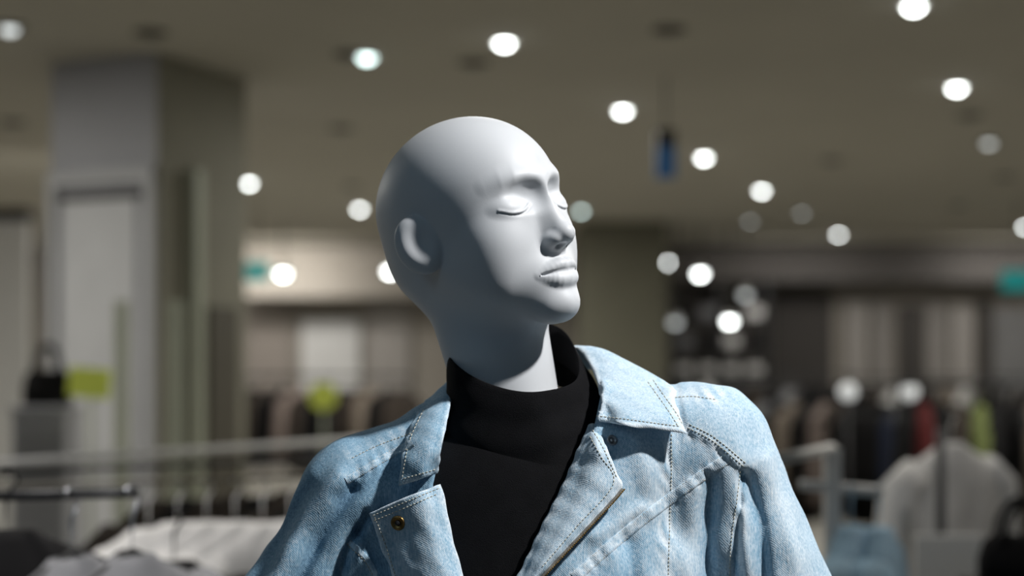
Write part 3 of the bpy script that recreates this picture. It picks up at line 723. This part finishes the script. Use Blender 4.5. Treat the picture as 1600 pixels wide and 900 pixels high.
# right rails
rr = empty('clothes_rack', (W(1300, 0, 3)[0], 3.0, 0), 'white clothes rack with square post right of the jacket', 'clothes rack')
a = W(1300, 700, 3.0)
MB().box((a[0], 3.0, a[2]/2), (.032, .032, a[2])).build('post', M['white'], rr)
MB().tube([a, W(1200, 722, 2.6)], .011).build('rail', M['white'], rr, True)
MB().tube([W(1250, 757, 3.0), W(1380, 768, 3.0)], .011).build('rail', M['white'], rr, True)
MB().box((a[0], 3.0, .015), (.4, .4, .03)).build('foot', M['white'], rr)
garment('denim', W(1330, 766, 2.98), 1.2, 'pale denim garment on the lower rail, nearest the white post', L=.6, scale=.9)
garment('denim', W(1374, 768, 2.98), 1.25, 'pale denim garment at the outer end of the lower rail', L=.6, scale=.9)
garment('white', W(1486, 648, 3.9), .62, 'large white shirt displayed at the right', L=.8, scale=.9, seed=2)
st = empty('display_stand', (W(1470, 0, 3.6)[0], 3.6, 0), 'black display pole carrying a white sign card in front of the white shirt', 'display stand')
p = W(1470, 670, 3.6); MB().tube([(p[0], 3.6, .02), (p[0], 3.6, p[2])], .013).build('pole', M['blackmetal'], st, True)
MB().lathe([(0,0),(.16,0),(.16,.015),(.02,.03)], (p[0], 3.6, 0)).build('base', M['blackmetal'], st, True)
a = W(1428, 920, 3.56); b = W(1534, 836, 3.56); MB().rbox(((a[0]+b[0])/2, 3.56, (a[2]+b[2])/2), (b[0]-a[0], .02, b[2]-a[2]), .004).build('sign_card', M['white'], st)
def plinth(px0, px1, py, D, label, m):
    a = W(px0, py, D); b = W(px1, py, D); o = empty('display_plinth', ((a[0]+b[0])/2, D, 0), label, 'plinth'); w = b[0]-a[0]
    MB().rbox(((a[0]+b[0])/2, D, (a[2]-.03)/2), (w*.94, w*.94, a[2]-.03), .008).build('pedestal', m, o); MB().rbox(((a[0]+b[0])/2, D, a[2]-.015), (w, w, .03), .006).build('top', m, o); return (a+b)/2
def bag(c, w, hh, label):
    o = empty('handbag', c, label, 'bag'); c = np.array(c)
    V = []; n = 24; pr = [(0, .9, .9), (.03, 1, 1), (.5, 1.0, .9), (.85, .9, .6), (1, .72, .35)]
    for z, a, b in pr:
        for j in range(n):
            t = 2*math.pi*j/n; cx, sx = math.cos(t), math.sin(t)
            V.append(c+np.array([w/2*a*math.copysign(abs(cx)**.5, cx), w/4*b*math.copysign(abs(sx)**.5, sx), z*hh]))
    Fc = [(i*n+j, i*n+(j+1) % n, (i+1)*n+(j+1) % n, (i+1)*n+j) for i in range(4) for j in range(n)]+[tuple(range(n)), tuple(range(4*n, 5*n))]
    mk('bag_body', V, Fc, M['cloth_black'], o, True, recalc=True)
    for y in (-.03, .03):
        MB().tube([c+np.array([w*.26*math.cos(t)*1.0, y, hh*.95+hh*.75*math.sin(t)]) for t in np.linspace(0, math.pi, 14)], .008, 8).build('handle', M['cloth_black'], o, True)
c = plinth(30, 118, 634, 6.0, 'grey plinth under the black handbag, left', M['pillar']); bag(c, .20, .15, 'black handbag with looped handles on the grey plinth')
c = plinth(1520, 1680, 912, 3.2, 'dark plinth in the bottom right corner', M['wall_dark']); bag(c, .2, .11, 'black bag in the bottom right corner')
def card(px, py, w, hh, D, rnd, label):
    p = W(px, py, D); s_ = D/F; o = empty('sign_stand', (p[0], D, 0), label, 'sign')
    if rnd: MB().lathe([(0,-.01),(w*s_/2,-.01),(w*s_/2,.01),(0,.01)], p, (0,1,0), 28).build('sign_disc', M['yellow'], o)
    else: MB().rbox(p, (w*s_, .015, hh*s_), .004, ry=.09).build('sign_card', M['yellow'], o)
    MB().tube([(p[0], D+.015, .02), (p[0], D+.015, p[2])], .010, 8).build('post', M['palegreen'], o, True)
    MB().lathe([(0,0),(.12,0),(.12,.012),(.012,.025)], (p[0], D+.015, 0)).build('base', M['palegreen'], o, True)
card(140, 598, 66, 46, 5.7, False, 'yellow green rectangular sign card in front of the grey pillar')
card(505, 619, 44, 44, 9, True, 'round yellow green sign disc left of the mannequin shoulder')
for i, (px, py, D) in enumerate([(190, 470, 6.6), (275, 470, 6.4)]):
    p = W(px, py, D); o = empty('shop_post', (p[0], D, 0), ['pale green upright post in front of the pillar panel', 'pale green upright post in front of the pillar corner'][i], 'post')
    MB().rbox((p[0], D, p[2]/2), (.055, .055, p[2]), .006).build('upright', M['palegreen'], o); MB().rbox((p[0], D, .01), (.2, .2, .02), .004).build('foot_plate', M['palegreen'], o)
# far shelving
a = W(1050, 445, 20.8); b = W(1195, 0, 20.8); wS = b[0]-a[0]; cx = (a[0]+b[0])/2
sh = empty('shelving_unit', (cx, 20.8, 0), 'dark shelving unit against the far wall right of the olive pillar', 'shelves')
for x in (a[0], cx, b[0]): MB().box((x, 20.8, a[2]/2), (.05, .4, a[2])).build('upright', M['blackmetal'], sh)
ST = 'folded stacks on the far shelves'
for k, py in enumerate((500, 545, 590, 640)):
    z = W(0, py, 20.8)[2]; MB().box((cx, 20.8, z), (wS, .4, .04)).build('shelf', M['blackmetal'], sh)
    for j in range(4):
        mb = MB(); x = a[0]+wS*(j+.5)/4; cc = ['black', 'grey', 'black', 'white'][(j+k) % 4] if k != 2 else 'white'
        for q_ in range(3): mb.rbox((x, 20.75, z+.05+q_*.055), (.22, .26, .05), .015)
        o = mb.build('folded_clothes', M['cloth_'+cc]); tag(o, '%s folded clothes stacked on the far dark shelves' % cc, 'folded clothes', '%s %s' % (cc, ST))

# ------------------------------------------------------------------ lights, camera, world
def lamp(name, typ, loc, target, energy, col, **kw):
    l = bpy.data.lights.new(name, typ); l.energy = energy; l.color = col
    for k, v in kw.items(): setattr(l, k, v)
    o = link(bpy.data.objects.new(name, l)); o.location = loc
    o.rotation_euler = (Vector(target)-Vector(loc)).to_track_quat('-Z', 'Y').to_euler(); return o
hd = Vector((-.01, 1.42, 1.66))
lamp('key_spot', 'SPOT', (1.36, .66, 3.25), hd, 312, (1, .99, .98), spot_size=.75, spot_blend=.5, shadow_soft_size=.06)
lamp('cool_fill_light', 'AREA', (-1.6, -.4, 3.25), hd, 6.5, (.48, .75, 1), size=1.2)  # added cool fill for the shaded cheek and jacket side, no fitting there
lamp('cool_side_fill', 'AREA', (-1.1, 1.1, 3.25), hd, 1.0, (.6, .8, 1), size=.9)  # added fill that softens the shade on the back of the skull
lamp('rack_fill_spot', 'SPOT', (-1.2, 2.4, 3.25), (-.8, 2.8, 1.2), 140, (1, .96, .92), spot_size=.8, spot_blend=.6, shadow_soft_size=.08)  # added spot to brighten the dark left racks
lamp('rack_fill_spot', 'SPOT', (1.5, 2.6, 3.25), (1.05, 3.4, 1.3), 38, (1, .95, .9), spot_size=.8, spot_blend=.6, shadow_soft_size=.08)  # added spot to brighten the right rack and white shirt
for x, y, e in [(-4, 6, 86), (3.5, 6, 82), (-4, 12, 100), (4, 12, 78), (0, 10, 72), (-1, 16, 94), (6, 17, 74), (-6, 17, 80), (0, 4.5, 14)]:
    lamp('shop_downlight', 'AREA', (x, y, 3.28), (x, y, 0), e, (1, .98, .91), size=.5, shape='DISK')
for x, e in ((-3.5, 42), (4.0, 14), (7.2, 24)):
    lamp('wall_wash', 'AREA', (x, 19.6, 2.9), (x, 21.9, 1.4), e, (1, .96, .91), size=1.8, size_y=.2, shape='RECTANGLE')
w = bpy.data.worlds.new('world'); SC.world = w; w.use_nodes = True
w.node_tree.nodes['Background'].inputs[0].default_value = (.38, .60, .85, 1); w.node_tree.nodes['Background'].inputs[1].default_value = .072
cam = bpy.data.cameras.new('camera'); co = link(bpy.data.objects.new('camera', cam)); co.location = (0, 0, CZ); co.rotation_euler = (math.pi/2, 0, 0)
cam.lens = 50; cam.sensor_width = 36; cam.shift_y = 110/1600; cam.clip_end = 100
cam.dof.use_dof = True; cam.dof.focus_distance = 1.35; cam.dof.aperture_fstop = 2.2
SC.camera = co
SC.view_settings.view_transform = 'Standard'; SC.view_settings.look = 'None'
